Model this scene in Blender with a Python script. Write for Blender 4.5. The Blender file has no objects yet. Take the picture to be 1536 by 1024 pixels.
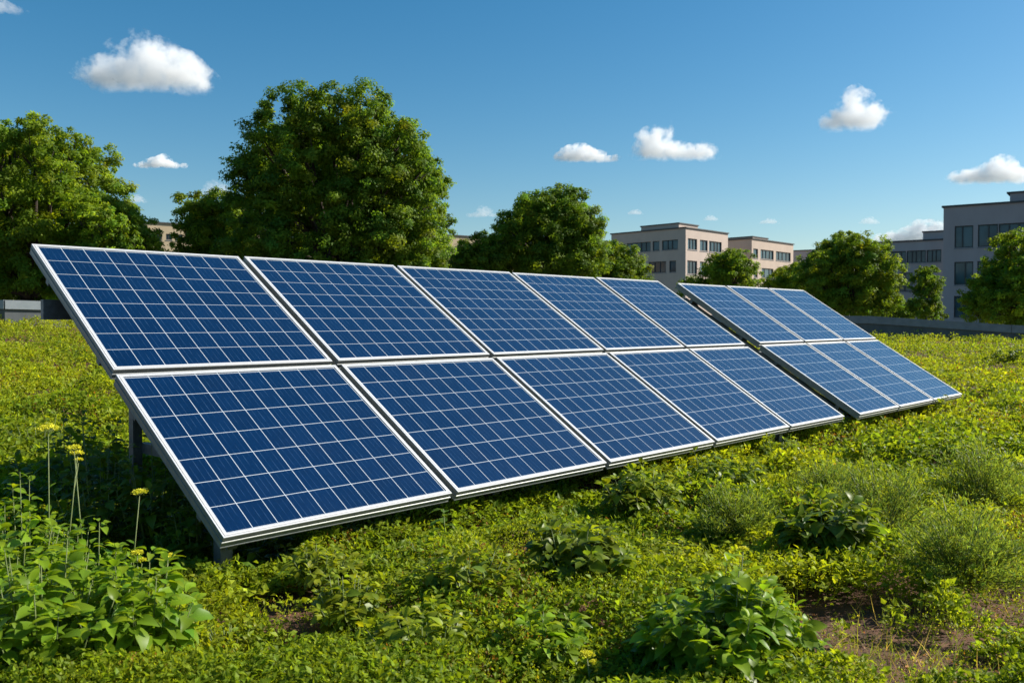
import bpy, bmesh, math, random
import numpy as np
from mathutils import Vector, Matrix

scene = bpy.context.scene
COL = scene.collection
rng = np.random.default_rng(11)
random.seed(11)
R = math.radians

# ------------------------------------------------------------------ camera
EYE = 1.48
FPX = 1338.3                       # focal length in pixels of the 1536 px wide photograph
PITCH = R(1.33)
cam_d = bpy.data.cameras.new('camera')
cam = bpy.data.objects.new('camera', cam_d)
COL.objects.link(cam)
scene.camera = cam
cam_d.sensor_width = 36.0
cam_d.lens = FPX / 1536 * 36
cam_d.clip_start = 0.05
cam_d.clip_end = 20000
cam_d.dof.use_dof = True
cam_d.dof.focus_distance = 7.0
cam_d.dof.aperture_fstop = 5.0
cam.location = (0, 0, EYE)
cam.rotation_euler = (math.pi / 2 - PITCH, 0, 0)

# ------------------------------------------------------------------ sky, sun, exposure
SUN_AZ, SUN_EL = R(77), R(35)
world = bpy.data.worlds.new('World')
scene.world = world
world.use_nodes = True
wn = world.node_tree
sky = wn.nodes.new('ShaderNodeTexSky')
sky.sky_type = 'NISHITA'
sky.sun_disc = False
sky.sun_elevation = SUN_EL
sky.sun_rotation = SUN_AZ
sky.air_density = 1.0
sky.dust_density = 0.6
sky.ozone_density = 2.2
sky.altitude = 0
hsv = wn.nodes.new('ShaderNodeHueSaturation')
hsv.inputs['Saturation'].default_value = 1.40
hsv.inputs['Hue'].default_value = 0.490
wn.links.new(sky.outputs[0], hsv.inputs['Color'])
wn.links.new(hsv.outputs[0], wn.nodes['Background'].inputs[0])
wn.nodes['Background'].inputs[1].default_value = 0.070

sun_d = bpy.data.lights.new('sun', 'SUN')
sun_d.energy = 5.0
sun_d.angle = R(0.53)
sun_d.color = (1.0, 0.94, 0.84)
sun = bpy.data.objects.new('sun', sun_d)
COL.objects.link(sun)
SUNV = Vector((math.sin(SUN_AZ) * math.cos(SUN_EL), math.cos(SUN_AZ) * math.cos(SUN_EL), math.sin(SUN_EL)))
sun.rotation_euler = SUNV.to_track_quat('Z', 'Y').to_euler()
sun.location = SUNV * 50

scene.view_settings.view_transform = 'Standard'
scene.view_settings.look = 'None'
scene.view_settings.exposure = 0.78
scene.view_settings.gamma = 1.0
scene.cycles.max_bounces = 16
scene.cycles.diffuse_bounces = 3
scene.cycles.transmission_bounces = 4
scene.cycles.volume_bounces = 14
scene.cycles.volume_step_rate = 0.25
scene.cycles.volume_max_steps = 256
scene.cycles.use_denoising = True

# ------------------------------------------------------------------ helpers
def tag(o, label=None, cat=None, group=None, kind=None):
    if label: o['label'] = label
    if cat: o['category'] = cat
    if group: o['group'] = group
    if kind: o['kind'] = kind
    return o

def empty(name, loc=(0, 0, 0), parent=None):
    o = bpy.data.objects.new(name, None)
    o.location = loc
    o.empty_display_size = 0.2
    COL.objects.link(o)
    if parent: o.parent = parent
    return o

def obj(name, me, parent=None, loc=None):
    o = bpy.data.objects.new(name, me)
    COL.objects.link(o)
    if parent: o.parent = parent
    if loc is not None: o.location = loc
    return o

def np_mesh(name, V, faces, mat=None, face_col=None, smooth=False, loops=None):
    """faces: (n,k) int array, or a list of such arrays of different k."""
    if not isinstance(faces, list): faces = [faces]
    faces = [np.asarray(f, np.int32) for f in faces if len(f)]
    me = bpy.data.meshes.new(name)
    V = np.asarray(V, np.float32)
    me.vertices.add(len(V))
    me.vertices.foreach_set('co', V.ravel())
    lv = np.concatenate([f.ravel() for f in faces])
    tot = np.concatenate([np.full(len(f), f.shape[1], np.int32) for f in faces])
    st = np.concatenate([[0], np.cumsum(tot)[:-1]]).astype(np.int32)
    me.loops.add(len(lv)); me.loops.foreach_set('vertex_index', lv)
    me.polygons.add(len(tot)); me.polygons.foreach_set('loop_start', st)
    try: me.polygons.foreach_set('loop_total', tot)
    except Exception: pass
    me.polygons.foreach_set('use_smooth', np.full(len(tot), smooth, bool))
    if face_col is not None:
        a = me.attributes.new('col', 'FLOAT_COLOR', 'FACE')
        c = np.ones((len(tot), 4), np.float32); c[:, :3] = face_col
        a.data.foreach_set('color', c.ravel())
    me.update(calc_edges=True)
    me.validate()
    if mat: me.materials.append(mat)
    return me

class MB:
    """collects simple solids into one mesh"""
    def __init__(s): s.v = []; s.f = []
    def add(s, vs, fs):
        o = len(s.v); s.v += [tuple(v) for v in vs]; s.f += [tuple(i + o for i in f) for f in fs]
    def box(s, a, b):
        (x0, y0, z0), (x1, y1, z1) = a, b
        s.add([(x0, y0, z0), (x1, y0, z0), (x1, y1, z0), (x0, y1, z0), (x0, y0, z1), (x1, y0, z1), (x1, y1, z1), (x0, y1, z1)],
              [(0, 3, 2, 1), (4, 5, 6, 7), (0, 1, 5, 4), (1, 2, 6, 5), (2, 3, 7, 6), (3, 0, 4, 7)])
    def bar(s, p, q, w, h, up=(0, 0, 1)):
        p, q, up = Vector(p), Vector(q), Vector(up)
        d = (q - p).normalized()
        x = d.cross(up)
        if x.length < 1e-4: x = d.cross(Vector((1, 0, 0)))
        x.normalize(); y = x.cross(d).normalized()
        vs = []
        for c in (p, q):
            for sx, sy in ((-1, -1), (1, -1), (1, 1), (-1, 1)):
                vs.append(c + x * (sx * w / 2) + y * (sy * h / 2))
        s.add(vs, [(0, 1, 2, 3), (7, 6, 5, 4), (0, 4, 5, 1), (1, 5, 6, 2), (2, 6, 7, 3), (3, 7, 4, 0)])
    def tube(s, pts, rad, n=7):
        pts = [Vector(p) for p in pts]; o = len(s.v); m = len(pts)
        for i, p in enumerate(pts):
            d = (pts[min(i + 1, m - 1)] - pts[max(i - 1, 0)]).normalized()
            x = d.cross(Vector((0.31, 0.9, 0.2))); x.normalize(); y = d.cross(x)
            for k in range(n):
                a = 2 * math.pi * k / n
                s.v.append(tuple(p + (x * math.cos(a) + y * math.sin(a)) * rad[i]))
        for i in range(m - 1):
            for k in range(n):
                s.f.append((o + i * n + k, o + i * n + (k + 1) % n, o + (i + 1) * n + (k + 1) % n, o + (i + 1) * n + k))
        s.f.append(tuple(o + (m - 1) * n + k for k in range(n)))
    def build(s, name, mat, parent=None, smooth=False, bevel=0):
        me = bpy.data.meshes.new(name); me.from_pydata(s.v, [], s.f); me.update()
        if bevel:
            bm = bmesh.new(); bm.from_mesh(me)
            bmesh.ops.bevel(bm, geom=[e for e in bm.edges if e.calc_face_angle(0) > 0.5], offset=bevel, segments=1, affect='EDGES')
            bm.to_mesh(me); bm.free()
        if smooth: me.polygons.foreach_set('use_smooth', [True] * len(me.polygons))
        if mat: me.materials.append(mat)
        return obj(name, me, parent)

def hash3(ix, iy, iz, seed):
    n = (ix.astype(np.int64) * 374761393 + iy.astype(np.int64) * 668265263 + iz.astype(np.int64) * 2147483647 + seed * 144665) & 0xFFFFFFFF
    n = ((n ^ (n >> 13)) * 1274126177) & 0xFFFFFFFF
    n = ((n ^ (n >> 15)) * 2246822519) & 0xFFFFFFFF
    return ((n ^ (n >> 16)) & 0xFFFFFF) / float(0xFFFFFF)

def vnoise(p, seed=0):
    p = np.asarray(p, float)
    i = np.floor(p).astype(np.int64); f = p - i; f = f * f * (3 - 2 * f)
    r = 0
    for dx in (0, 1):
        for dy in (0, 1):
            for dz in (0, 1):
                w = (f[..., 0] if dx else 1 - f[..., 0]) * (f[..., 1] if dy else 1 - f[..., 1]) * (f[..., 2] if dz else 1 - f[..., 2])
                r = r + w * hash3(i[..., 0] + dx, i[..., 1] + dy, i[..., 2] + dz, seed)
    return r

def fbm(p, seed=0, oct=4):
    p = np.asarray(p, float); a = 0.5; r = 0; t = 0
    for o in range(oct):
        r = r + a * vnoise(p * 2 ** o, seed + o); t += a; a *= 0.5
    return r / t

def n2(x, y, sc, seed, oct=3):
    return fbm(np.stack([x * sc, y * sc, np.zeros_like(x)], -1), seed, oct)

def ray(px, py):
    """direction (depth 1) through a pixel of the 1536x1024 photograph"""
    u = (px - 768) / FPX; v = (512 - py) / FPX
    c, s = math.cos(PITCH), math.sin(PITCH)
    d = Vector((u, c + v * s, -s + v * c))
    return d / d.y
def at(px, py, Y): return Vector((0, 0, EYE)) + ray(px, py) * Y
def ppm(Y): return FPX / Y

# ------------------------------------------------------------------ terrain of the planted roof
PX = np.array([-60, -12.5, -3, 3, 12, 16, 60.])
PY = np.array([22, 22, 30, 31, 30, 28.6, 26.])
def par_y(x): return np.interp(x, PX, PY)
def gh(x, y):
    x = np.asarray(x, float); y = np.asarray(y, float)
    az = x / np.maximum(y, 1.0)
    ys = np.interp(az, [-0.6, 0.0, 0.5], [5.5, 9.0, 12.5])
    zp = np.interp(x, [-60, -12.5, 0, 12, 16, 60], [1.36, 1.36, 1.1, .86, .80, .8])
    t = np.clip((y - ys) / (par_y(x) - ys), 0, 1.2)
    z = zp * t ** 1.15
    z = z + (n2(x, y, 0.55, 5) - 0.5) * 0.16 + (n2(x, y, 2.2, 9) - 0.5) * 0.05
    return z
def gpt(px, py):
    """point of the ground seen at a pixel"""
    d = ray(px, py); Y = 1.5
    while Y < 40:
        p = Vector((0, 0, EYE)) + d * Y
        if p.z <= float(gh(p.x, p.y)): break
        Y += 0.02
    return Vector((p.x, p.y, float(gh(p.x, p.y))))

# ------------------------------------------------------------------ materials
def M(name):
    m = bpy.data.materials.new(name); m.use_nodes = True
    nt = m.node_tree
    return m, nt, nt.nodes['Principled BSDF'], nt.nodes['Material Output']
def N(nt, t, **kw):
    n = nt.nodes.new(t)
    for k, v in kw.items():
        if k in n.inputs: n.inputs[k].default_value = v
        else: setattr(n, k, v)
    return n
def ramp(nt, src, stops):
    r = nt.nodes.new('ShaderNodeValToRGB'); e = r.color_ramp.elements
    while len(e) < len(stops): e.new(0.5)
    for i, (p, c) in enumerate(stops):
        e[i].position = p; e[i].color = (*c, 1) if len(c) == 3 else c
    nt.links.new(src, r.inputs[0]); return r
def math_n(nt, op, a, b=None, clamp=False):
    n = nt.nodes.new('ShaderNodeMath'); n.operation = op; n.use_clamp = clamp
    for i, v in ((0, a), (1, b)):
        if v is None: continue
        if isinstance(v, (int, float)): n.inputs[i].default_value = v
        else: nt.links.new(v, n.inputs[i])
    return n.outputs[0]

def noise_mat(name, c0, c1, scale=5, rough=0.6, metallic=0.0, bump=0.0, coord='Object', detail=6, stretch=(1, 1, 1), spec=0.5):
    m, nt, p, out = M(name)
    tc = N(nt, 'ShaderNodeTexCoord'); mp = N(nt, 'ShaderNodeMapping'); mp.inputs['Scale'].default_value = stretch
    nt.links.new(tc.outputs[coord], mp.inputs[0])
    no = N(nt, 'ShaderNodeTexNoise', Scale=scale, Detail=detail, Roughness=0.6)
    nt.links.new(mp.outputs[0], no.inputs[0])
    r = ramp(nt, no.outputs[0], [(0.3, c0), (0.7, c1)])
    nt.links.new(r.outputs[0], p.inputs['Base Color'])
    p.inputs['Roughness'].default_value = rough; p.inputs['Metallic'].default_value = metallic
    p.inputs['Specular IOR Level'].default_value = spec
    if bump:
        b = N(nt, 'ShaderNodeBump', Strength=bump, Distance=0.02); nt.links.new(no.outputs[0], b.inputs['Height']); nt.links.new(b.outputs[0], p.inputs['Normal'])
    return m

def leaf_mat(name, trans=0.45, rough=0.5, spec=0.15, tint=(1.25, 1.15, 0.5)):
    m, nt, p, out = M(name)
    a = N(nt, 'ShaderNodeAttribute', attribute_name='col')
    nt.links.new(a.outputs['Color'], p.inputs['Base Color'])
    p.inputs['Roughness'].default_value = rough
    p.inputs['Specular IOR Level'].default_value = spec
    t = N(nt, 'ShaderNodeBsdfTranslucent')
    mul = N(nt, 'ShaderNodeMix', data_type='RGBA', blend_type='MULTIPLY'); mul.inputs[0].default_value = 1
    nt.links.new(a.outputs['Color'], mul.inputs[6]); mul.inputs[7].default_value = (*[min(c * 1.6, 4) for c in tint], 1)
    nt.links.new(mul.outputs[2], t.inputs[0])
    mx = N(nt, 'ShaderNodeMixShader'); mx.inputs[0].default_value = trans
    nt.links.new(p.outputs[0], mx.inputs[1]); nt.links.new(t.outputs[0], mx.inputs[2])
    nt.links.new(mx.outputs[0], out.inputs[0])
    return m

MAT = {}
MAT['soil'] = noise_mat('soil', (0.050, 0.024, 0.013), (0.155, 0.070, 0.034), 9, 0.95, bump=1.0, detail=10)
MAT['far_ground'] = noise_mat('far_ground', (0.07, 0.08, 0.05), (0.12, 0.12, 0.10), 0.05, 0.95)
MAT['leaf'] = leaf_mat('leaf')
MAT['broad_leaf'] = leaf_mat('broad_leaf', 0.42, 0.42, 0.30)
MAT['tree_leaf'] = leaf_mat('tree_leaf', 0.48, 0.55, 0.15)
MAT['petal'] = leaf_mat('petal', 0.25, 0.6, 0.2, (1, 1, .6))
MAT['stem'] = noise_mat('stem', (0.09, 0.13, 0.03), (0.15, 0.18, 0.05), 40, 0.6)
MAT['bark'] = noise_mat('bark', (0.025, 0.018, 0.012), (0.07, 0.05, 0.035), 6, 0.9, bump=0.8, stretch=(1, 1, .25))
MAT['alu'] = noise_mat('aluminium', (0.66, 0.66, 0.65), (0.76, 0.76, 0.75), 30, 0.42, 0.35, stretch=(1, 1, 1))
MAT['channel_shaded'] = noise_mat('frame_channel_shaded', (0.17, 0.18, 0.17), (0.24, 0.25, 0.24), 25, 0.45, 0.3)  # frame sides darker than the lip: their shade is put into the colour
MAT['steel'] = noise_mat('galvanised_steel', (0.10, 0.115, 0.13), (0.17, 0.19, 0.21), 22, 0.5, 0.55)
MAT['backsheet'] = noise_mat('backsheet', (0.02, 0.02, 0.022), (0.03, 0.03, 0.032), 10, 0.6)
MAT['coping_light'] = noise_mat('coping_light', (0.24, 0.27, 0.29), (0.32, 0.35, 0.37), 4, 0.45, 0.3)
MAT['coping_dark'] = noise_mat('coping_dark', (0.13, 0.15, 0.17), (0.19, 0.21, 0.235), 4, 0.5, 0.2)
MAT['parapet'] = noise_mat('parapet_plaster', (0.07, 0.08, 0.085), (0.11, 0.12, 0.125), 3, 0.8, stretch=(1, 1, .3))
MAT['window_frame'] = noise_mat('window_frame', (0.02, 0.022, 0.025), (0.035, 0.037, 0.04), 8, 0.5)
MAT['room'] = noise_mat('room', (0.01, 0.012, 0.014), (0.03, 0.03, 0.03), 2, 0.9)
def stucco(name, c):
    return noise_mat(name, tuple(x * 0.92 for x in c), tuple(min(1, x * 1.06) for x in c), 0.6, 0.85, bump=0.05, detail=8, stretch=(1, 1, .45))
MAT['wall_a'] = stucco('render_mauve', (0.455, 0.365, 0.305))
MAT['wall_b'] = stucco('render_rose', (0.44, 0.345, 0.275))
MAT['wall_c'] = stucco('render_grey', (0.40, 0.345, 0.335))
MAT['wall_d'] = stucco('render_dark', (0.36, 0.30, 0.30))
MAT['wall_e'] = stucco('render_sand', (0.45, 0.35, 0.22))
MAT['roof'] = noise_mat('roof_felt', (0.05, 0.05, 0.052), (0.08, 0.08, 0.08), 1, 0.8)

def pane_mat():
    m, nt, p, out = M('window_glass')
    tc = N(nt, 'ShaderNodeTexCoord'); no = N(nt, 'ShaderNodeTexNoise', Scale=0.45, Detail=2)
    nt.links.new(tc.outputs['Object'], no.inputs[0])
    r = ramp(nt, no.outputs[0], [(0.35, (0.016, 0.044, 0.062)), (0.65, (0.048, 0.108, 0.14))])
    nt.links.new(r.outputs[0], p.inputs['Base Color'])
    p.inputs['Roughness'].default_value = 0.06; p.inputs['IOR'].default_value = 1.4
    return m
MAT['pane'] = pane_mat()

def cell_mat():
    m, nt, p, out = M('solar_cells')
    uv = N(nt, 'ShaderNodeUVMap', uv_map='UVMap'); sp = N(nt, 'ShaderNodeSeparateXYZ'); nt.links.new(uv.outputs[0], sp.inputs[0])
    oi = N(nt, 'ShaderNodeObjectInfo')
    def line(src, w):
        f = math_n(nt, 'FRACT', math_n(nt, 'ADD', src, 0.5)); d = math_n(nt, 'ABSOLUTE', math_n(nt, 'SUBTRACT', f, 0.5))
        return math_n(nt, 'LESS_THAN', d, w)
    lu = line(sp.outputs[0], 0.0128); lv = line(sp.outputs[1], 0.0100)
    grid = math_n(nt, 'MAXIMUM', lu, lv)
    # fine bus bars along the slope, broken up by noise
    mp = N(nt, 'ShaderNodeMapping'); mp.inputs['Scale'].default_value = (40, 1.6, 1); nt.links.new(uv.outputs[0], mp.inputs[0])
    st = N(nt, 'ShaderNodeTexNoise', Scale=1.0, Detail=3.0); nt.links.new(mp.outputs[0], st.inputs[0])
    bus = line(math_n(nt, 'MULTIPLY', sp.outputs[0], 4.0), 0.035)
    busm = math_n(nt, 'MULTIPLY', bus, math_n(nt, 'MULTIPLY', math_n(nt, 'SUBTRACT', st.outputs[0], 0.40), 2.2, True), True)
    # per cell tone
    fl = N(nt, 'ShaderNodeVectorMath', operation='FLOOR'); nt.links.new(uv.outputs[0], fl.inputs[0])
    ad = N(nt, 'ShaderNodeVectorMath', operation='ADD'); nt.links.new(fl.outputs[0], ad.inputs[0])
    cb = N(nt, 'ShaderNodeCombineXYZ'); nt.links.new(math_n(nt, 'MULTIPLY', oi.outputs['Random'], 91.0), cb.inputs[2]); nt.links.new(cb.outputs[0], ad.inputs[1])
    wn_ = N(nt, 'ShaderNodeTexWhiteNoise'); nt.links.new(ad.outputs[0], wn_.inputs[0])
    # poly-crystal mottling
    vo = N(nt, 'ShaderNodeTexVoronoi', Scale=9.0); nt.links.new(uv.outputs[0], vo.inputs[0])
    sc = N(nt, 'ShaderNodeSeparateXYZ'); nt.links.new(vo.outputs['Color'], sc.inputs[0])
    k = math_n(nt, 'ADD', math_n(nt, 'MULTIPLY', wn_.outputs[0], 0.35), math_n(nt, 'ADD', math_n(nt, 'MULTIPLY', sc.outputs[0], 0.25), math_n(nt, 'MULTIPLY', st.outputs[0], 0.4)))
    base = ramp(nt, k, [(0.15, (0.0004, 0.0075, 0.034)), (0.85, (0.0008, 0.0135, 0.055))])
    m1 = N(nt, 'ShaderNodeMix', data_type='RGBA'); nt.links.new(math_n(nt, 'MULTIPLY', busm, 0.55), m1.inputs[0])
    nt.links.new(base.outputs[0], m1.inputs[6]); m1.inputs[7].default_value = (0.11, 0.22, 0.38, 1)
    m2 = N(nt, 'ShaderNodeMix', data_type='RGBA'); nt.links.new(grid, m2.inputs[0])
    nt.links.new(m1.outputs[2], m2.inputs[6]); m2.inputs[7].default_value = (0.52, 0.57, 0.60, 1)
    nt.links.new(m2.outputs[2], p.inputs['Base Color'])
    p.inputs['Roughness'].default_value = 0.13; p.inputs['IOR'].default_value = 1.85
    p.inputs['Sheen Weight'].default_value = 0.58; p.inputs['Sheen Roughness'].default_value = 0.28; p.inputs['Sheen Tint'].default_value = (0.25, 0.60, 1.0, 1)
    # a thin film of dust
    tc = N(nt, 'ShaderNodeTexCoord'); no = N(nt, 'ShaderNodeTexNoise', Scale=2.3, Detail=6.0); nt.links.new(tc.outputs['Object'], no.inputs[0])
    rr = ramp(nt, no.outputs[0], [(0.3, (0.09,) * 3), (0.75, (0.22,) * 3)]); nt.links.new(rr.outputs[0], p.inputs['Roughness'])
    return m
MAT['cells'] = cell_mat()

# ------------------------------------------------------------------ ground sheets
def build_ground():
    nx, ny = 220, 260
    xs = np.sinh(np.linspace(-3.2, 3.2, nx)) / math.sinh(3.2) * 55
    t = np.linspace(0, 1, ny)
    X = np.repeat(xs[None, :], ny, 0)
    Yend = par_y(X) + 0.12
    Y = -10 + (Yend + 10) * (0.30 * t + 0.70 * t ** 2.0)[:, None] ** 1.0
    Z = gh(X, Y) + (n2(X, Y, 9, 41, 3) - 0.5) * 0.03
    V = np.stack([X, Y, Z], -1).reshape(-1, 3)
    i = np.arange(nx - 1)[None, :] + np.arange(ny - 1)[:, None] * nx
    F = np.stack([i, i + 1, i + nx + 1, i + nx], -1).reshape(-1, 4)
    o = obj('roof_soil', np_mesh('roof_soil', V, F, MAT['soil'], smooth=True)); tag(o, kind='structure')
    m = MB(); m.add([(-4000, -4000, -5.2), (4000, -4000, -5.2), (4000, 6000, -5.2), (-4000, 6000, -5.2)], [(0, 1, 2, 3)])
    tag(m.build('ground', MAT['far_ground']), kind='structure')
build_ground()

# ------------------------------------------------------------------ parapets round the roof
def parapet(pts, cop_mat, cop_h, label):
    """pts: (x, y, z_top) along the roof edge"""
    root = empty('parapet_wall', (pts[0][0], pts[0][1], 0)); tag(root, label, 'parapet wall')
    off = Vector(root.location)
    w, c = MB(), MB()
    for a, b in zip(pts[:-1], pts[1:]):
        a, b = Vector(a) - off, Vector(b) - off
        d = Vector((b.x - a.x, b.y - a.y, 0)).normalized(); n = Vector((-d.y, d.x, 0))
        def prism(mb, zlo_a, zlo_b, zhi_a, zhi_b, n0, n1):
            q = [(a, n0, zlo_a), (b, n0, zlo_b), (b, n1, zlo_b), (a, n1, zlo_a), (a, n0, zhi_a), (b, n0, zhi_b), (b, n1, zhi_b), (a, n1, zhi_a)]
            mb.add([(p.x + n.x * k, p.y + n.y * k, z) for p, k, z in q], [(0, 3, 2, 1), (4, 5, 6, 7), (0, 1, 5, 4), (1, 2, 6, 5), (2, 3, 7, 6), (3, 0, 4, 7)])
        prism(w, -5.3, -5.3, a.z - cop_h, b.z - cop_h, 0.0, 0.34)
        prism(c, a.z - cop_h, b.z - cop_h, a.z, b.z, -0.05, 0.39)
        # hanging lip of the metal coping
        prism(c, a.z - cop_h - 0.05, b.z - cop_h - 0.05, a.z - cop_h, b.z - cop_h, -0.05, -0.03)
    w.build('wall', MAT['parapet'], root); c.build('coping', cop_mat, root)
parapet([(-60, 22, 2.02), (-12.5, 22, 1.99), (-3, 30, 1.75), (0, 31, 1.72)], MAT['coping_light'], 0.17, 'low roof edge wall with light grey metal coping left of the solar panels')
parapet([(0, 31, 1.72), (3, 31, 1.70), (12, 30, 1.64), (16, 28.6, 1.345), (24, 28, 1.0), (60, 26, 1.0)], MAT['coping_dark'], 0.20, 'long dark grey roof edge wall with metal coping in front of the right hand buildings')

# ------------------------------------------------------------------ solar arrays
YA = R(42.515)
D_ = Vector((math.sin(YA), math.cos(YA), 0)); B_ = Vector((-math.cos(YA), math.sin(YA), 0))
def U(t): return B_ * math.cos(t) + Vector((0, 0, math.sin(t)))
def NN(t): return -B_ * math.sin(t) + Vector((0, 0, math.cos(t)))
DEP = 0.078
def panel_frame_mesh(w, h):
    # profile as (inset, z): aluminium lip with a groove, ribbed outer side, bottom flange
    prof = [(0.027, -0.010), (0.027, 0.0), (0.015, 0.0), (0.0135, -0.007), (0.0105, -0.007), (0.009, -0.001), (0.001, -0.001), (0.0, -0.003),
            (0.0, -0.020), (0.003, -0.022), (0.003, -0.034), (-0.002, -0.036), (-0.002, -0.041), (0.002, -0.043), (0.002, -0.070), (0.0, -0.072), (0.0, -DEP), (0.036, -DEP), (0.036, -DEP + .003), (0.004, -DEP + .004), (0.004, -0.012)]
    V = []; F = []; n = len(prof)
    for (i, z) in prof:
        V += [(i, i, z), (w - i, i, z), (w - i, h - i, z), (i, h - i, z)]
    for k in range(n):
        a, b = k * 4, ((k + 1) % n) * 4
        for s in range(4):
            F.append((a + s, b + s, b + (s + 1) % 4, a + (s + 1) % 4))
    me = bpy.data.meshes.new('frame'); me.from_pydata(V, [], F); me.update(); me.materials.append(MAT['alu']); me.materials.append(MAT['channel_shaded'])
    for i, pl in enumerate(me.polygons): pl.material_index = 0 if (i // 4 < 7 or (i // 4 == 11 and i % 4 == 0)) and i // 4 not in (3,) else 1  # sides take the shaded grey; bottom rib stays light as a painted highlight
    return me
def glass_mesh(w, h, nc, nr):
    i = 0.0275; z = -0.006
    me = bpy.data.meshes.new('glass')
    me.from_pydata([(i, i, z), (w - i, i, z), (w - i, h - i, z), (i, h - i, z), (i, i, z - .008), (w - i, i, z - .008), (w - i, h - i, z - .008), (i, h - i, z - .008)], [], [(0, 1, 2, 3), (7, 6, 5, 4)])
    me.update()
    u = me.uv_layers.new(name='UVMap'); mg = 0.045
    for l, c in enumerate([(-mg, -mg), (nc + mg, -mg), (nc + mg, nr + mg), (-mg, nr + mg), (0, nr), (nc, nr), (nc, 0), (0, 0)]):
        u.data[l].uv = c
    me.materials.append(MAT['cells']); me.materials.append(MAT['backsheet']); me.polygons[1].material_index = 1
    return me
ORD = ['first', 'second', 'third', 'fourth', 'fifth']
ARR = []
def array(org, tl, tu, hl, hu, gap, drop, wid, ncs, nrl, nru, words):
    org = Vector(org) + Vector((0, 0, EYE)); s = 0
    for k, w in enumerate(wid):
        for row in (0, 1):
            t = tl if row == 0 else tu; h = hl if row == 0 else hu
            p = org + D_ * (s + (0.028 if k else 0))
            if row: p = p + U(tl) * (hl + gap) + NN(tl) * drop
            pw = w - 0.056 + (0.028 if k == 0 else 0)
            r = empty('solar_panel')
            x, y, z = D_, U(t), NN(t)
            mtx = Matrix(((x.x, y.x, z.x, p.x), (x.y, y.y, z.y, p.y), (x.z, y.z, z.z, p.z), (0, 0, 0, 1)))
            if True:   # every module sits a fraction of a degree off its neighbours
                mtx = mtx @ Matrix.Rotation(R(random.uniform(-.12, .12)), 4, 'Y') @ Matrix.Rotation(R(random.uniform(-.12, .12)), 4, 'X')
            r.matrix_world = mtx
            tag(r, words(row, k), 'solar panel', 'blue solar panels in two sloping rows')
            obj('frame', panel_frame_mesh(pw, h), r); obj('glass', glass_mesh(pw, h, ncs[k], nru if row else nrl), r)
        s += w
    ARR.append(dict(org=org, tl=tl, tu=tu, hl=hl, hu=hu, gap=gap, drop=drop, L=s))
array((-1.523, 4.689, -1.145), R(32.3), R(32.62), 1.517, 1.601, 0.044, 0.008, [1.692, 1.726, 1.718, 1.593, 1.485], [10, 10, 10, 9, 9], 7, 8,
      lambda row, k: (('upper row panel of the long array, %s from its left end' if row else 'lower row panel of the long array, %s from its left end') % ORD[k]))
array((4.272, 10.902, -1.145), R(32.16), R(33.1), 1.553, 1.519, 0.032, 0.011, [1.359, 1.391, 1.365], [7, 7, 7], 7, 7,
      lambda row, k: 'pale blue %s row panel of the short far array, %s' % ('upper' if row else 'lower', ['beside the dark gap', 'in its middle column', 'at its outer right end'][k]))

def rack(A, posts, label, beam=0.0, front=(0, 99)):
    root = empty('mounting_rack', (A['org'].x, A['org'].y, 0)); tag(root, label, 'mounting rack')
    off = root.location
    def surf(s, v, below):        # a point under the panels: s along the row, v up the slope
        t = A['tl']
        if v <= A['hl']: return A['org'] + D_ * s + U(t) * v - NN(t) * below
        return A['org'] + D_ * s + U(t) * (A['hl'] + A['gap']) + U(A['tu']) * (v - A['hl'] - A['gap']) - NN(A['tu']) * below
    Ht = A['hl'] + A['hu']
    for v in (0.30, A['hl'] - 0.28, A['hl'] + 0.32, Ht - 0.28):
        m = MB(); m.bar(surf(0.03, v, DEP + .032) - off, surf(A['L'] - .03, v, DEP + .032) - off, .05, .06, NN(A['tl'])); m.build('purlin', MAT['steel'], root)
    for i, s in enumerate(posts):
        m = MB(); m.bar(surf(s, .10, DEP + .10) - off, surf(s, Ht - .12, DEP + .10) - off, .06, .07, NN(A['tl'])); m.build('rafter', MAT['steel'], root)
        for v, w in ((.22 if i in front else .62, .075), (A['hl'] - .02, .06), (Ht - .35, .07)):
            if v > A['hl'] and i == 0: continue
            q = surf(s, v, DEP + .12); g = Vector((q.x, q.y, float(gh(q.x, q.y)) - .15))
            m = MB(); m.bar(g - off, q - off, w, w, D_)
            m.box((g.x - off.x - .11, g.y - off.y - .11, g.z + .13), (g.x - off.x + .11, g.y - off.y + .11, g.z + .165))
            m.build('post', MAT['steel'], root)
        # low cross rail from the middle post forward to the sloping rafter
        q = surf(s, A['hl'] - .02, DEP + .12); z = 0.66
        m = MB(); m.bar(Vector((q.x, q.y, z)) + Vector((D_.x * .05, D_.y * .05, 0)) - off, Vector((q.x, q.y, z)) - B_ * .62 + D_ * .05 - off, .05, .065); m.build('cross_rail', MAT['steel'], root)
        if i == 0: continue
        q2 = surf(s, Ht - .35, DEP + .12)
        m = MB(); m.bar(Vector((q2.x, q2.y, float(gh(q2.x, q2.y)) + .3)) - off + D_ * .05, surf(s, A['hl'] + .1, DEP + .14) - off + D_ * .05, .045, .045); m.build('brace', MAT['steel'], root)
    if beam:
        # deep edge beam under the upper row, its end sticking out at the left
        v = A['hl'] + A['hu'] * .71
        m = MB(); m.bar(surf(-beam, v, DEP + .16) - off, surf(A['L'] * .35, v, DEP + .16) - off, .05, .14); m.build('edge_beam', MAT['steel'], root)
rack(ARR[0], [0.16, 2.3, 4.6, 7.02], 'dark steel rack of posts and rails carrying the long array of solar panels', 0.04, (0, 3))
rack(ARR[1], [0.14, 1.4, 2.75, 3.95], 'dark steel rack of posts under the short far array of panels', 0.0, (0, 3))

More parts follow.
